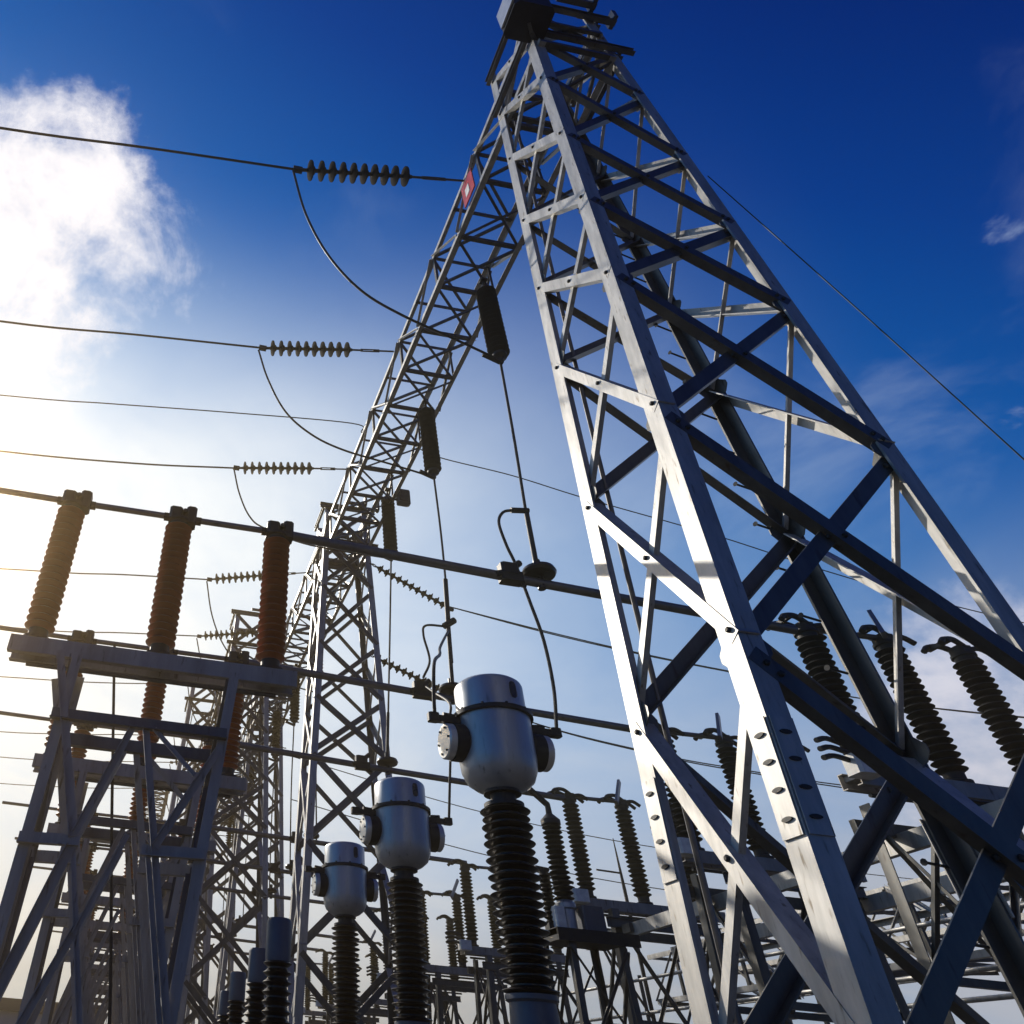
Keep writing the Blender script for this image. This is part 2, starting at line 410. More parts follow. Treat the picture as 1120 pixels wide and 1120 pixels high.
extra_rows()
for x, y, z, l in ((8.6, 5.2, 3.9, 'low lattice beam running back behind the near tower legs'), (11.6, 6.2, 4.9, 'upper lattice beam running back at the far right'),
                   (-1.75, 24.9, 13.95, 'lattice beam running beside the receding beam, between second and third towers'), (-4.0, 39.5, 13.95, 'hazy lattice beam low in the left background')):
    dup(beam, loc=(x, y, z), label=l)['group'] = 'background lattice beams'
for bx_, by_, h_, l in ((13.24, 5.6, 3.9, 'steel post under the front end of the low lattice beam'), (13.24, 18.4, 3.9, 'steel post under the far end of the low lattice beam'),
                        (16.24, 6.6, 4.9, 'steel post under the front end of the upper right lattice beam'), (16.24, 19.4, 4.9, 'steel post under the far end of the upper right lattice beam')):
    Q = thing('steel_post', (bx_, by_, 0), l, 'post', 'steel posts under the low lattice beams')
    MB().bar((0, 0, .02), (0, 0, h_-.05), .16, .16).build('shaft', GALV2, Q)
    MB().box((0, 0, h_-.035), (1.26, .3, .05)).build('cap_plate', GALV2, Q); MB().box((0, 0, .02), (.4, .4, .04)).build('base_plate', GALV2, Q)
# ------------------------------------------------------------------ disconnect switches (three posts on a beam)
def post(mb_ins, mb_cap, z0, z1, r, n):
    pass
def make_switch(name_label, left=True):
    g_ = 'three post disconnectors on the left' if left else 'three post disconnectors on the right'
    P = thing('disconnect_switch', (0, 0, 0), name_label, 'disconnector', g_)
    if left: xs, zb, zt, r0, M, bx = (-1.38, -.08, 1.14), 5.22, 7.0, .165, PORC, (-1.62, 1.42)
    else: xs, zb, zt, r0, M, bx = (8.2, 9.35, 10.5), 4.95, 6.72, .165, POLY, (7.9, 10.9)
    bm = MB()
    for s in (-1, 1): bm.chan((bx[0], s*.14, zb-.09), (bx[1], s*.14, zb-.09), (0, 0, s), .18, .07, .01)
    for x in (bx[0]+.1, (bx[0]+bx[1])/2, bx[1]-.1): bm.bar((x, -.13, zb-.05), (x, .13, zb-.05), .08, .06)
    bm.build('base_beam', GALV3, P)
    for i, x in enumerate(xs):
        b = MB(); sheds(b, zb+.14, zt, r0-.055, r0, 19)
        ins = b.build('insulator', M, P, (x, 0, 0))
        c = MB().lathe([(.15, zb), (.15, zb+.04), (.105, zb+.06), (.105, zb+.15)], n=20); c.build('flange', CASTD, ins)
        c = MB().lathe([(.11, zt-.01), (.115, zt+.05), (.14, zt+.055), (.14, zt+.09)], n=20); c.build('cap', CASTD, ins)
        # contact head
        h = MB()
        z = zt+.15
        if left:
            h.box((x-.06, 0, z), (.16, .22, .17), .03).box((x+.13, 0, z+.01), (.13, .18, .24), .03).bar((x-.2, 0, z-.02), (x+.26, 0, z-.02), .08, .07)
            h.tube([(x+.05, -.1, z+.05), (x+.05, .1, z+.05)], .03, 8)
        else:
            h.box((x, 0, z-.01), (.2, .2, .12), .03)
            for s in (-1, 1):
                h.tube(spline([(x+.02, s*.07, z+.02), (x-.16, s*.1, z+.10), (x-.34, s*.12, z+.07), (x-.42, s*.13, z)], 5), .038, 8)
                h.tube(spline([(x+.05, s*.07, z), (x+.22, s*.08, z+.03), (x+.36, s*.09, z-.05)], 4), .035, 8)
            h.bar((x-.3, -.16, z+.05), (x-.3, .16, z+.05), .05, .05)
        h.build('contact_head', CASTD, P)
    z = zt+.15
    if left:
        for a, b in ((-3.6, xs[0]-.1), (xs[0]+.15, xs[1]-.1), (xs[1]+.15, xs[2]-.1)):
            MB().tube([(a, 0, z-.01 if a > -3 else z+.02), (b, 0, z-.01)], .038, 10).build('arm', ALU, P)
    else:
        MB().tube([(xs[0]+.05, 0, z), (xs[1]-.1, 0, z+.02)], .04, 10).build('arm', ALU, P)
        # open blade lifted from the middle post
        MB().bar((xs[1]-.26, -.25, z-.1), (xs[1]+.15, .1, z+.5), .05, .09).build('blade', ALU, P)
        mb = MB().box((bx[0]-.02, -.24, zb-.02), (.3, .22, .22), .03); mb.build('drive_box', WHITE, P)
        for k in range(3): MB().tube(spline([(bx[0]-.1, -.24, zb+.02+k*.09), (bx[0]-.35, -.26, zb+.05+k*.1), (bx[0]-.52, -.28, zb+.0+k*.1)], 4), .03, 8).build('auxiliary_contact', CASTD, P)
    # operating shaft under the beam
    MB().tube([(bx[0]+.2, .02, zb-.24), (bx[1]-.2, .02, zb-.24)], .025, 8).build('drive_shaft', GALV2, P)
    return P
lname = ['brown', 'brown', 'brown']
swL = make_switch('x', True); swR = make_switch('x', False)
# ---- supports
def make_support_left():
    F = thing('support_frame', (0, 0, 0), 'x', 'support frame', 'steel frames under the left disconnectors')
    for yy, s in ((-.3, 1), (.3, -1)):
        for a, b, ax in (((-.93, yy, 5.03), (-1.15, yy, .0), 1), ((.78, yy, 5.03), (.33, yy, .0), -1)):
            MB().ell(a, b, (ax, 0, 0), (0, s, 0), .10, .10, .011).build('leg', GALV3, F)
        MB().ell((-1.0, yy-s*.004, 4.30), (.70, yy-s*.004, 4.30), (0, 0, 1), (0, -s, 0), .12, .08, .01).build('top_rail', GALV2, F)
        for a, b, w in (((-1.1, 5.0), (-.6, 3.27), .10), ((-.24, 4.32), (-.58, 3.32), .08), ((-.6, 3.22), (-1.06, 1.7), .11), ((-.12, 4.32), (.46, 1.75), .085),
                        ((-.02, 4.3), (.42, 3.9), .06), ((.6, 4.2), (.12, 3.28), .09), ((-.57, 3.2), (-.2, 1.75), .06), ((-.12, 3.35), (-.42, 2.55), .06),
                        ((-.42, 2.6), (-1.0, 1.2), .08), ((.08, 3.2), (.42, 1.7), .06)):
            d = V((b[0]-a[0], 0, b[1]-a[1])).normalized(); t = d.cross(V((0, s, 0)))
            j = random.uniform(.016, .05)
            MB().ell((a[0], yy-s*j, a[1]), (b[0], yy-s*j, b[1]), t, (0, -s, 0), w*.78, w*.55, .008).build('brace', GALV3, F)
        MB().ell((-1.02, yy-s*.012, 3.18), (-.5, yy-s*.012, 3.2), (0, 0, 1), (0, -s, 0), .10, .07, .01).build('strut', GALV3, F)
        MB().ell((.04, yy-s*.012, 3.18), (.60, yy-s*.012, 3.2), (0, 0, 1), (0, -s, 0), .10, .07, .01).build('strut', GALV3, F)
        MB().ell((-1.06, yy-s*.012, 1.6), (.48, yy-s*.012, 1.6), (0, 0, 1), (0, -s, 0), .10, .07, .01).build('strut', GALV3, F)
    for x in (-.98, .72):
        for z0, z1 in ((1.6, 3.2), (3.2, 4.4), (4.95, 3.3)):
            xx = x+(-.02 if x > 0 else .02)
            MB().ell((xx+(.33-.78)*(1-z0/5)*(x > 0), -.27, z0), (xx+(.33-.78)*(1-z1/5)*(x > 0), .27, z1), (0, 0, 1), (1 if x < 0 else -1, 0, 0), .07, .05, .008).build('brace', GALV2, F)
    return F
def make_support_right():
    F = thing('support_frame', (0, 0, 0), 'x', 'support frame', 'steel frames under the right disconnectors')
    for x, ax in ((8.35, 1), (10.3, -1)):
        for yy, s in ((-.45, 1), (.45, -1)):
            MB().ell((x, yy, 4.74), (x-ax*.18, yy-s*.1, 0), (ax, 0, 0), (0, s, 0), .14, .14, .014).build('leg', GALV2, F)
            for z0, z1 in ((4.6, 3.0), (3.0, 1.4)):
                MB().ell((x-.0+ax*.03, yy, z0), (9.33, yy+s*.02, z1), (0, 0, 1), (0, s, 0), .09, .07, .01).build('brace', GALV2, F)
        MB().ell((x+ax*.03, -.4, 4.5), (x+ax*.03, .4, 3.1), (0, 0, 1), (ax, 0, 0), .08, .06, .01).build('brace', GALV2, F)
        MB().ell((x+ax*.05, .4, 4.5), (x+ax*.05, -.4, 3.1), (0, 0, 1), (ax, 0, 0), .08, .06, .01).build('brace', GALV2, F)
    for yy, s in ((-.45, 1), (.45, -1)):
        MB().chan((8.2, yy, 4.50), (10.45, yy, 4.50), (0, 0, 1), .16, s*.07, .01).build('top_rail', GALV2, F)
        MB().ell((8.3, yy, 2.95), (10.35, yy, 2.95), (0, 0, 1), (0, s, 0), .09, .07, .01).build('strut', GALV2, F)
    return F
fL = make_support_left(); fR = make_support_right()
AD = {(0, 0): 'nearest', (0, 1): 'second nearest', (0, 2): 'third nearest'}
ORDN = ['nearest', 'second', 'third', 'fourth', 'fifth', 'sixth', 'seventh', 'eighth', 'ninth']
first = True
for k in range(3):
    for j in range(3):
        i = k*3+j; y = PHASE[j]+BAY*k
        lab = '%s three-post disconnector with brown ribbed insulators on the left, counting from the front' % ORDN[i]
        lab2 = 'braced steel frame carrying the %s brown disconnector on the left' % ORDN[i]
        if first: swL.location = (0, y, 0); swL['label'] = lab; fL.location = (0, y, 0); fL['label'] = lab2; first = False
        else: dup(swL, loc=(0, y, 0), label=lab); dup(fL, loc=(0, y, 0), label=lab2)
first = True
for k in range(3):
    for j in range(3):
        i = k*3+j; y = PHASE[j]+BAY*k; x = .22*i if k == 0 else .44+.2*k
        lab = '%s three-post disconnector with black ribbed insulators on the right, counting from the front' % ORDN[i]
        lab2 = 'braced steel frame carrying the %s black disconnector on the right' % ORDN[i]
        if first: swR.location = (x, y, 0); swR['label'] = lab; fR.location = (x, y, 0); fR['label'] = lab2; first = False
        else: dup(swR, loc=(x, y, 0), label=lab); dup(fR, loc=(x, y, 0), label=lab2)
# long girders joining the right frames
for n_, x in (('inner', 8.62), ('outer', 10.45)):
    G = thing('channel_girder', (x, 6.2, 4.36), 'long horizontal channel girder, %s of the pair tying the right frames together' % n_, 'girder', 'girders along the right frames')
    MB().chan((0, 0, 0), (.35, 9.2, 0), (0, 0, 1), .2, .09, .012).build('girder', GALV, G)
    for q in (.4, 3.9, 7.5): MB().box((.18+.03*q*.4, q, .02), (.12, .24, .14)).build('clamp_plate', GALV2, G)

# ------------------------------------------------------------------ bus tubes
for k in range(3):
    for j in range(3):
        y = PHASE[j]+BAY*k; i = k*3+j
        z0, z1 = (7.13, 6.82) if k == 0 else (7.15, 6.95)
        xe = 8.05 if k == 0 and j < 1 else 8.3+.2*i*(k == 0)+.6*(k > 0)
        B = thing('busbar_tube', (1.2, y, z0), '%s rigid aluminium bus tube from the front, spanning between left and right disconnectors' % ORDN[i], 'busbar', 'rigid bus tubes')
        L_ = V((xe-1.2, 0, z1-z0))
        MB().tube([(0, 0, 0), L_*.5+V((0, 0, -.015)), L_], .06, 16).build('tube', ALU, B)
        for xc in ((2.98, 3.38) if j == 0 else (3.05, 3.58)):
            p = L_*(xc/L_.x)
            if xc < 3.02 or xc == 3.05:
                c = MB().box(p+V((-.02, 0, .09)), (.24, .17, .16), .03).box(p+V((0, 0, -.02)), (.3, .15, .14), .02)
                c.tube([p+V((-.22, -.05, -.02)), p+V((-.05, -.02, .05)), p+V((.14, -.03, .22))], .045, 8).tube([p+V((-.28, .03, .02)), p+V((.2, .03, -.1))], .025, 8)
                c.build('tee_clamp', CASTD, B)
            else:
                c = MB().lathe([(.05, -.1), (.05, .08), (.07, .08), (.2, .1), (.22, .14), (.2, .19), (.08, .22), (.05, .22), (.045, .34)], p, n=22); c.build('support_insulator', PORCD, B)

# ------------------------------------------------------------------ current transformers
def make_ct():
    T = thing('current_transformer', (3.66, 7.33, 0), 'x', 'current transformer', 'row of three current transformers')
    hd = MB().lathe([(.15, 4.22), (.20, 4.25), (.27, 4.285), (.345, 4.345), (.385, 4.44), (.40, 4.56), (.40, 5.02)], n=40).build('head_tank', CTP, T)
    rim = MB().lathe([(.402, 5.0), (.435, 5.005), (.435, 5.05), (.40, 5.055)], n=40).build('rim_flange', CASTD, T)
    lid = MB().lathe([(.375, 5.04), (.375, 5.37), (.365, 5.40), (.33, 5.43), (.22, 5.455), (0.02, 5.465)], n=40); lid = lid.build('expansion_cap', CTP, T)
    g1 = MB()
    a0 = R(-72)
    def on(ang, z, r): return V((math.cos(ang)*r, math.sin(ang)*r, z))
    pr = [(.045*math.cos(q), .1*math.sin(q)) for q in [2*math.pi*i/16 for i in range(16)]]
    n_ = on(a0, 0, 1); tn = V((-n_.y, n_.x, 0))
    pr = [(math.copysign(abs(math.cos(q))**.6, math.cos(q))*.043, math.copysign(abs(math.sin(q))**.6, math.sin(q))*.095) for q in [2*math.pi*i/20 for i in range(20)]]
    c = n_*.355+V((0, 0, 5.25)); g1.prism(c, c+n_*.028, [tn*a+V((0, 0, b)) for a, b in pr]); g1.build('sight_glass', GLASS, lid)
    for s in (-1, 1):
        tb = MB().lathe([(.19, .36), (.20, .38), (.20, .50)], (0, 0, 4.72), (s, 0, 0), 28).build('terminal_collar', CASTD, T)
        pf = MB().lathe([(.185, .50), (.19, .505), (.19, .57), (.175, .585), (.02, .59)], (0, 0, 4.72), (s, 0, 0), 28).build('terminal_plate', CTB, tb)
        for q in range(6): MB().lathe([(.013, .583), (.013, .6)], (0, math.cos(q*1.047)*.14, 4.72+math.sin(q*1.047)*.14), (s, 0, 0), 8).build('bolt', BOLT, tb)
        MB().bar((s*.36, -.03, 4.95), (s*.74, -.05, 4.94), .07, .07).box((s*.70, -.05, 4.95), (.12, .1, .09), .02).tube([(s*.45, -.03, 4.99), (s*.58, -.03, 5.0)], .035, 8).build('terminal_arm', CASTD, T)
    for q in range(10): MB().lathe([(.016, 5.05), (.016, 5.075)], (math.cos(q*.628+.3)*.405, math.sin(q*.628+.3)*.405, 0), n=8).build('bolt', BOLT, rim)
    MB().lathe([(.20, 4.08), (.20, 4.12), (.13, 4.125), (.13, 4.21), (.19, 4.215), (.19, 4.245)], n=28).build('neck', CASTD, T)
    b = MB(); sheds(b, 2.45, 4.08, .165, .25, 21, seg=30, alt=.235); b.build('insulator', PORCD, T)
    MB().lathe([(.30, 2.08), (.30, 2.12), (.22, 2.14), (.2, 2.40), (.23, 2.42), (.23, 2.46)], n=28).build('base_flange', BLUE, T)
    MB().box((0, 0, 1.94), (.62, .56, .30), .05).box((.0, -.31, 1.95), (.26, .12, .2), .02).build('terminal_box', BLUE, T)
    for sx in (-1, 1):
        for sy in (-1, 1): MB().ell((sx*.3, sy*.27, 1.79), (sx*.36, sy*.33, 0), (-sx, 0, 0), (0, -sy, 0), .09, .09, .01).build('leg', GALV, T)
    for s in (-1, 1):
        MB().ell((-.3, s*.29, 1.6), (.33, s*.31, .3), (0, 0, 1), (0, s, 0), .06, .05, .008).build('brace', GALV, T)
        MB().ell((s*.32, -.27, .3), (s*.30, .27, 1.6), (0, 0, 1), (s, 0, 0), .06, .05, .008).build('brace', GALV, T)
    return T
ct = make_ct(); ct['label'] = 'largest and nearest grey current transformer, rounded head on dark ribbed insulator'
dup(ct, loc=(3.75, 10.8, 0), label='middle-sized grey current transformer, between the largest and the smallest of the row')
dup(ct, loc=(3.87, 14.45, 0), label='smallest and farthest grey current transformer of the row of three')

# ------------------------------------------------------------------ insulator strings and line conductors
def make_hang():
    H = thing('insulator_string', (0, 0, 0), 'x', 'insulator', 'insulator strings hanging under the gantry beam')
    b = MB(); sheds(b, -2.02, -.25, .09, .178, 15); b.build('shed_column', POLY, H)
    MB().bar((0, 0, .1), (0, 0, -.16), .05, .03).lathe([(.1, -.27), (.13, -.24), (.1, -.19), (.04, -.16)], n=18).box((0, 0, .08), (.12, .12, .05)).build('hanger', CASTD, H)
    MB().lathe([(.04, -2.2), (.05, -2.12), (.12, -2.07), (.12, -2.01)], n=18).bar((-.32, -.05, -2.13), (.03, 0, -2.21), .07, .06).build('clamp', CASTD, H)
    return H
hang = make_hang()
HP = [(4.70, 7.3, 13.5), (4.88, 10.8, 14.0), (5.14, 14.4, 14.42)]
for k in range(3):
    for j in range(3):
        p = V(HP[j])+V((0, BAY*k, 0)); i = k*3+j
        if k > 0: p = V((4.7, p.y, 13.9))
        lab = '%s black ribbed insulator string hanging under the gantry beam, counting from the front' % ORDN[i]
        if i == 0: hang.location = p; hang['label'] = lab
        else: dup(hang, loc=p, label=lab)
        if i > 0 or True:   # hanger plate steel between string and beam
            pass
def strain(label, p_att, p0, p1, ndisc=10, r=.17, group='strain strings on the left of the gantry', disc_r=None):
    """p_att beam end, p0..p1 string ends"""
    a = V(p_att); T = thing('strain_insulator', a, label, 'insulator', group)
    p0 = V(p0)-a; p1 = V(p1)-a; d = (p1-p0).normalized(); Ln = (p1-p0).length
    MB().tube([(0, 0, 0), p0*.5], .02, 8).tube([p0*.35+V((0, 0, .03)), p0*.8+V((0, 0, .03))], .016, 6).tube([p0*.35-V((0, 0, .03)), p0*.8-V((0, 0, .03))], .016, 6).tube([p0*.75, p0], .022, 8).build('shackle_link', CASTD, T)
    MB().tube([p0, p1], .035, 8).build('core_rod', POLY, T)
    st = Ln/ndisc
    for i in range(ndisc):
        MB().lathe([(.04, 0), (.07, .02), (.08, .06), (r, .075), (r, .095), (r*.55, .115), (.04, .125)], p0+d*(st*(i+.2)), d, 18).build('disc', DISC, T)
    MB().tube([p1, p1+d*.22], [.03, .035], 8).box(p1+d*.16, (.16, .08, .1)).build('tension_clamp', CASTD, T)
    return T
SD_ = [((4.04, 6.2, 14.9), (3.04, 6.2, 14.66), (1.13, 6.2, 14.16), [(.93, 6.2, 14.11), (-1.6, 6.2, 13.86), (-3.92, 6.2, 13.58), (-9, 6.2, 13.3), (-22, 6.2, 13.6)]),
       ((4.04, 10.3, 15.0), (3.07, 10.3, 14.80), (1.22, 10.3, 14.37), [(1.0, 10.3, 14.33), (-1.63, 10.3, 14.06), (-4.39, 10.3, 13.75), (-10, 10.3, 13.6), (-22, 10.3, 14)]),
       ((4.04, 14.4, 15.0), (3.13, 14.4, 14.84), (1.23, 14.4, 14.46), [(1.0, 14.4, 14.41), (-1.46, 14.4, 14.05), (-4.82, 14.4, 13.76), (-10, 14.4, 13.6), (-24, 14.4, 14)])]
JP = [[(.90, 6.2, 14.04), (1.18, 6.35, 12.99), (1.6, 6.5, 12.16), (2.16, 6.65, 11.61), (2.86, 6.8, 11.38), (3.85, 7.05, 11.34), (4.67, 7.28, 11.33)],
      [(.98, 10.3, 14.24), (1.24, 10.35, 13.42), (1.66, 10.45, 12.65), (2.23, 10.55, 12.22), (2.9, 10.6, 11.98), (3.89, 10.7, 11.9), (4.86, 10.8, 11.82)],
      [(1.02, 14.4, 14.35), (1.22, 14.4, 13.58), (1.53, 14.4, 12.9), (1.94, 14.4, 12.6), (3.1, 14.4, 12.3), (5.12, 14.4, 12.25)]]
for k in range(3):
    for j in range(3):
        i = k*3+j; dy = V((0, BAY*k, 0)); a, p0, p1, wire = SD_[j]
        strain('%s string of round insulator discs pulling left from the gantry beam, counting from the front' % ORDN[i], V(a)+dy, V(p0)+dy, V(p1)+dy)
        o = MB().tube([V(p)+dy for p in spline(wire, 6)], .022, 8).build('overhead_wire', CABLE)
        tag(o, 'overhead line wire running left from the %s strain string' % ORDN[i], 'wire', 'overhead line wires')
        o = MB().tube([V(p)+dy for p in spline(JP[j], 8)], .021, 8).build('jumper_cable', CABLE)
        tag(o, 'curved jumper cable looping from the %s strain string under the gantry beam' % ORDN[i], 'cable', 'jumper cables')
# droppers from the hanging strings
def dropper(label, pts, r=.02, rods=(), name='dropper_cable', grp='dropper cables'):
    base = V(pts[0]); T = thing(name, base, label, 'cable', grp)
    MB().tube([V(p)-base for p in spline(pts, 8)], r, 8).build('cable', CABLE, T)
    for a, b, rr in rods: MB().tube([V(a)-base, V(b)-base], rr, 10).build('fitting', CASTD, T)
    return T
dropper('long dropper cable from the nearest hanging string to its bus tube', [(4.69, 7.3, 11.26), (4.64, 7.3, 9.54), (4.58, 7.3, 8.13), (4.57, 7.3, 7.4)], .022,
        [((4.62, 7.3, 8.16), (4.36, 7.3, 8.12), .04), ((4.585, 7.3, 8.1), (4.57, 7.3, 7.3), .035)])
dropper('looped jumper from the dropper fitting down past the near bus tube to the largest transformer', [(4.4, 7.3, 8.13), (4.24, 7.3, 8.06), (4.15, 7.3, 7.86), (4.2, 7.3, 7.5), (4.28, 7.3, 7.2), (4.35, 7.25, 6.6), (4.44, 7.27, 6.1), (4.45, 7.28, 5.5), (4.38, 7.28, 4.97)], .021)
dropper('long dropper cable from the second hanging string to its bus tube', [(4.88, 10.8, 11.8), (4.89, 10.8, 10.45), (4.87, 10.8, 9.18), (4.82, 10.8, 7.6)], .022,
        [((4.87, 10.8, 9.3), (4.83, 10.8, 8.4), .045), ((4.82, 10.8, 8.4), (4.78, 10.8, 7.2), .035), ((4.95, 10.8, 8.45), (4.75, 10.8, 8.3), .06)])
dropper('looped jumper beside the second dropper above the middle bus tube', [(4.8, 10.8, 8.3), (4.41, 10.8, 8.26), (4.35, 10.8, 8.05), (4.42, 10.8, 7.59), (4.28, 10.8, 7.25)], .021)
dropper('bent cable from above the middle bus tube to the left arm of the largest transformer', [(4.8, 10.75, 8.2), (3.95, 9.2, 6.95), (3.5, 8.2, 6.25), (3.06, 7.35, 5.65), (2.99, 7.28, 5.2), (2.98, 7.28, 4.98)], .021)
dropper('thin cable from the middle bus tube down to the left arm of the largest transformer', [(4.3, 10.8, 7.1), (3.8, 9.2, 6.2), (3.3, 7.6, 5.3), (3.16, 7.3, 4.98)], .016)
dropper('long dropper cable from the third hanging string to the far bus tube', [(5.13, 14.4, 12.2), (4.98, 14.4, 9.98), (4.86, 14.4, 8.3), (4.79, 14.4, 7.3)], .022, [((4.85, 14.4, 8.2), (4.78, 14.4, 7.2), .035)])
dropper('straight rod from the far bus tube to the right arm of the middle transformer', [(5.2, 11.9, 7.0), (4.65, 10.82, 6.15), (4.49, 10.8, 5.0)], .02)
dropper('slanting cable hanging from the second left disconnector arm to the ground gear', [(-.84, 10.85, 7.14), (-.39, 10.83, 4.43), (-.02, 10.8, 2.27), (.2, 10.8, .4)], .022)
for k in (1, 2):
    for j in range(3):
        i = k*3+j; y = PHASE[j]+BAY*k
        dropper('dropper cable from the %s hanging string to its bus tube' % ORDN[i], [(4.7, y, 11.7), (4.68, y, 9.5), (4.72, y, 7.1)], .022)

# ground wires and lines beyond
def wire(label, pts, r=.014): return tag(MB().tube(spline(pts, 8), r, 6).build('overhead_wire', CABLE), label, 'wire', 'overhead line wires')
wire('thin earth wire running far left from the side of the gantry beam', [(4.03, 12.9, 14.93), (3.72, 12.69, 14.99), (.61, 12.69, 14.66), (-2.22, 12.69, 14.3), (-4.71, 12.69, 14.0), (-14, 12.69, 13.2)])
wire('thin earth wire running right from the side of the gantry beam', [(5.25, 12.69, 14.6), (5.93, 12.69, 14.3), (7.8, 12.69, 14.08), (9.64, 12.69, 13.71), (12.9, 12.69, 13.17), (18, 12.69, 12.2), (30, 12.69, 11)])
wire('thin straight guy wire slanting down to the right from the near tower leg', [(5.56, 3.58, 10.62), (6.30, 3.6, 8.60), (7.04, 3.6, 6.32), (9.0, 3.6, .1)], .006)
for lab, p, q, tail in (('upper', (5.25, 16.5, 13.55), (7.35, 16.5, 12.48), [(10.27, 16.5, 12.1), (12.88, 16.5, 11.84), (15.54, 16.5, 11.67), (21, 16.5, 11.4), (34, 16.5, 12)]),
                        ('lower', (5.35, 17.4, 11.2), (7.5, 17.4, 10.35), [(10.2, 17.4, 9.75), (12.5, 17.4, 9.45), (15.2, 17.4, 9.25), (21, 17.4, 9.2), (34, 17.4, 10)])):
    p, q = V(p), V(q)
    strain('%s string of insulator discs pulling right from the second tower' % lab, p, p+(q-p)*.1, q, 11, .13, 'strain strings on the right of the second tower')
    for s, w_ in ((-.2, 'near'), (.2, 'far')):
        wire('%s wire of the twin line leaving right from the %s string of the second tower' % (w_, lab), [q+V((.1, 0, 0))]+[V(t)+V((0, s, s*.6)) for t in tail], .018)
for n_, y, z in (('higher', 24, 9.6), ('lower', 24, 8.2)):
    wire('faint %s wire crossing the pale sky low on the right' % n_, [(4.7, y, z+1.0), (12, y+1, z+.2), (20, y+2, z), (34, y+4, z+.6)], .016)

# ------------------------------------------------------------------ surge arresters
def make_sa():
    T = thing('surge_arrester', (0, 0, 0), 'x', 'surge arrester', 'surge arresters low on the left')
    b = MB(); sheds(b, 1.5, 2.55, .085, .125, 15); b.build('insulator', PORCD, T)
    MB().lathe([(.108, 2.53), (.112, 2.56), (.112, 2.83), (.10, 2.86), (.03, 2.87)], n=24).build('cap', BLUE, T)
    MB().lathe([(.15, 1.40), (.15, 1.44), (.10, 1.46), (.10, 1.52)], n=20).build('base_flange', CASTD, T)
    MB().tube([(0, 0, 0), (0, 0, 1.41)], .08, 14).build('pedestal', GALV, T)
    return T
sa = make_sa()
for i, (x, y, s) in enumerate(((1.35, 7.3, 1.0), (1.60, 9.9, 1.04), (1.72, 12.4, 1.05), (1.9, 15.0, 1.05))):
    lab = '%s pale capped surge arrester with dark ribbed column, counting from the front' % ORDN[i]
    o = sa if i == 0 else dup(sa, label=lab)
    o.location = (x, y, 0); o['label'] = lab; o.scale = (s, s, s)

# ------------------------------------------------------------------ instrument transformer on its platform (centre right)
PT = thing('equipment_platform', (6.72, 11.6, 0), 'dark steel platform on braced legs between the largest transformer and the near tower', 'platform')
MB().box((0, 0, 3.74), (1.25, .95, .09)).box((0, -.47, 3.7), (1.25, .03, .16)).box((-.61, 0, 3.7), (.03, .9, .15)).build('deck', CASTD, PT)
for sx in (-1, 1):
    for sy in (-1, 1): MB().ell((sx*.42, sy*.4, 3.69), (sx*.5, sy*.46, 0), (-sx, 0, 0), (0, -sy, 0), .09, .09, .01).build('leg', GALV2, PT)
for s in (-1, 1):
    for z0, z1 in ((3.55, 2.2), (2.2, .8)):
        for a, b in ((-1, 1), (1, -1)): MB().ell((a*.43, s*(.41+.01*a), z0), (b*.46, s*(.42+.01*a), z1), (0, 0, 1), (0, s, 0), .06, .05, .008).build('brace', GALV2, PT)
        MB().ell((s*.43, -.4, z0), (s*.47, .42, z1), (0, 0, 1), (s, 0, 0), .06, .05, .008).build('brace', GALV2, PT)
IT = thing('instrument_transformer', (6.50, 11.5, 3.79), 'slim black ribbed instrument transformer with small grey box, standing on the dark platform', 'transformer')
b = MB(); sheds(b, .42, 1.52, .10, .15, 15); b.build('insulator', POLY, IT)
MB().lathe([(.12, 0), (.12, .3), (.15, .32), (.15, .38), (.11, .43)], n=20).build('base', CTP, IT)
MB().box((.34, -.02, .19), (.34, .3, .34), .02).build('junction_box', BLUE, IT)
MB().box((-.2, -.1, .16), (.16, .18, .3), .02).build('junction_box', WHITE, IT)
MB().lathe([(.11, 1.5), (.15, 1.53), (.15, 1.6), (.09, 1.66), (.05, 1.7), (.04, 1.86)], n=20).bar((0, 0, 1.84), (-.3, -.05, 2.05), .08, .06).build('head', CASTD, IT)
PS = thing('post_insulator', (6.22, 11.5, 3.79), 'small thin post insulator standing beside the instrument transformer on the platform', 'insulator')
b = MB(); sheds(b, .08, .78, .05, .085, 11, seg=16); b.build('shed_column', POLY, PS)
MB().box((0, 0, .05), (.14, .14, .1)).build('foot', CASTD, PS); MB().bar((-.12, 0, .86), (.1, 0, .84), .06, .05).lathe([(.05, .76), (.06, .86)], n=12).build('clamp', CASTD, PS)

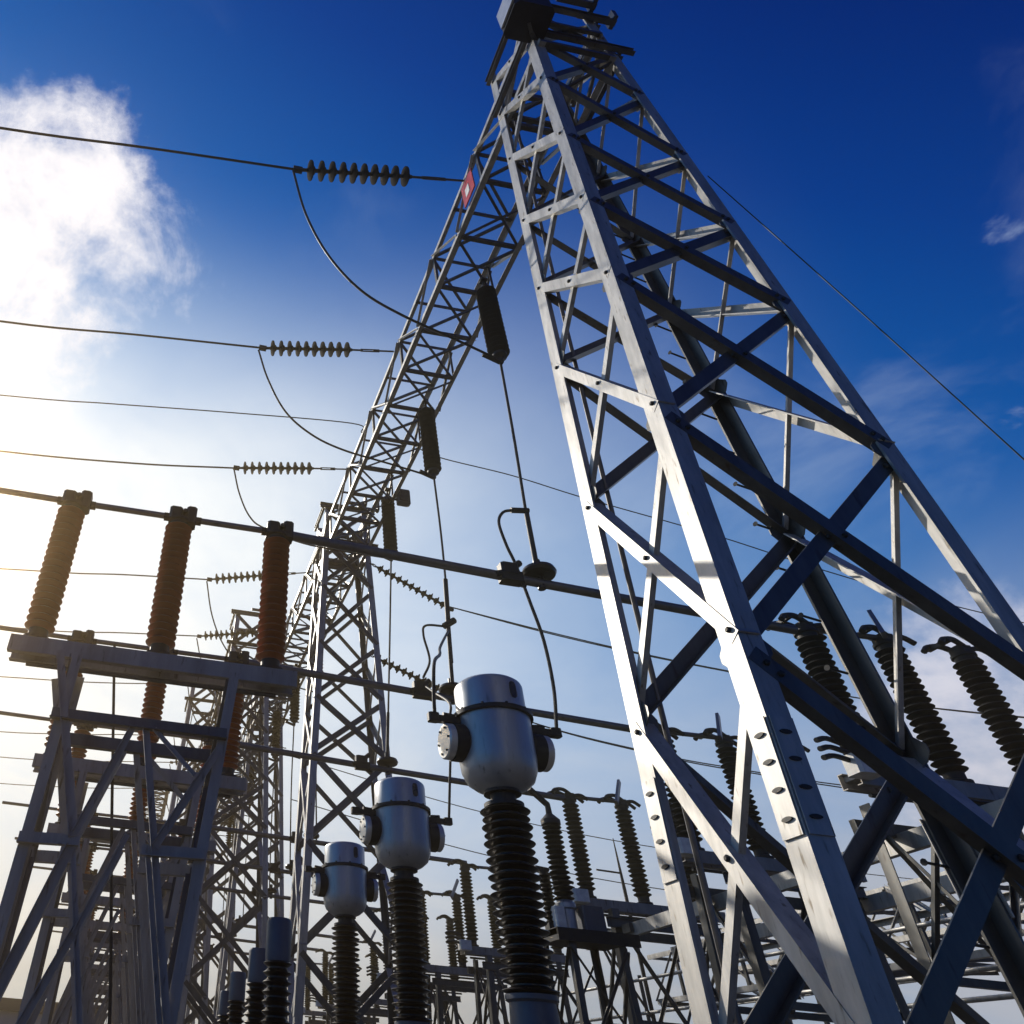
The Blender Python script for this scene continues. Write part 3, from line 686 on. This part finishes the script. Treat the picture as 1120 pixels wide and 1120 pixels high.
# ------------------------------------------------------------------ pipe railing far right, mast, floodlights, plate, building
RL = thing('pipe_railing', (12, 8, 0), 'three long sunlit horizontal pipes on posts, low behind the near tower', 'railing')
for z in (4.30, 3.66, 3.32): MB().tube([(0, 0, z-.01), (0, 16, z)], .035, 10).build('pipe', GALV, RL)
for y in (.4, 5.5, 10.6, 15.6): MB().bar((.06, y, 0), (.06, y, 4.4), .06, .06).build('post', GALV2, RL)
MS = thing('lightning_mast', (13.1, 20, 0), 'thin dark mast with short side arms, right of the platform', 'mast')
MB().tube([(0, 0, 0), (0, 0, 6.6), (0, 0, 7.9)], [.06, .045, .012], 10).build('pole', CASTD, MS)
for z, l in ((7.0, -.7), (6.0, .5)): MB().tube([(0, 0, z), (l, 0, z+.02)], .025, 8).build('arm', CASTD, MS)
FL = thing('floodlight', (3.75, 3.45, 14.55), 'boxy floodlight with pale glass face at the head of the near tower', 'floodlight', 'floodlights on the gantry')
MB().box((.12, 0, 0), (.62, .5, .62), .06).box((.45, .25, .45), (.12, .6, .12)).build('housing', CASTD, FL)
MB().box((-.21, -.02, .02), (.03, .4, .5), .04).build('lens', CTB, FL)
MB().bar((.2, .1, -.36), (.7, .5, -.36), .06, .05).bar((.2, .1, -.36), (.12, 0, -.3), .05, .05).build('bracket', GALV2, FL)
F2 = thing('floodlight', (5.42, 14.0, 13.95), 'small pale-blue floodlight hanging on the beam beside the third hanging string', 'floodlight', 'floodlights on the gantry')
MB().box((0, 0, 0), (.34, .2, .42), .04).build('housing', BLUE, F2); MB().box((.0, -.115, -.02), (.28, .02, .34)).build('lens', GLASS, F2)
MB().bar((-.17, 0, -.1), (-.3, .2, .1), .05, .05).build('bracket', CASTD, F2)
SG = thing('phase_plate', (4.0, 6.05, 14.35), 'small red plate with white mark fixed to the beam beside the nearest strain string', 'sign')
MB().box((0, 0, 0), (.02, .42, .62)).build('plate', RED, SG); MB().box((-.014, .02, -.05), (.006, .14, .24)).build('mark', WHITE, SG)
BD = thing('control_building', (-14, 60, 0), 'long low control building with flat dark roof in the bottom left background', 'building')
MB().box((0, 0, 2.4), (26, 8, 4.8)).build('wall', WALL, BD)
MB().box((0, 0, 5.05), (27, 9, .5)).box((0, 0, 5.38), (26, 8, .16)).build('roof', ROOF, BD)
for i in range(9):
    f = MB().box((-11+i*2.75, -4.02, 3.0), (1.7, .1, 1.5)).build('window', CASTD, BD); MB().box((0, -.06, 0), (1.5, .04, 1.3)).build('pane', GLASS, f, (-11+i*2.75, -4.02, 3.0))

# ------------------------------------------------------------------ the air: thin even haze that the low sun lights
HZ = MB().box((0, 60, 9.75), (160, 260, 21.5)).build('haze', CONC); HZ['kind'] = 'stuff'
hm = bpy.data.materials.new('haze_air'); hm.use_nodes = True; ht = hm.node_tree; ht.nodes.clear()
ho = ht.nodes.new('ShaderNodeOutputMaterial'); hv = ht.nodes.new('ShaderNodeVolumePrincipled')
hv.inputs['Color'].default_value = (1, .72, .38, 1); hv.inputs['Density'].default_value = .0046; hv.inputs['Anisotropy'].default_value = .95
ht.links.new(hv.outputs[0], ho.inputs['Volume'])
HZ.data.materials[0] = hm
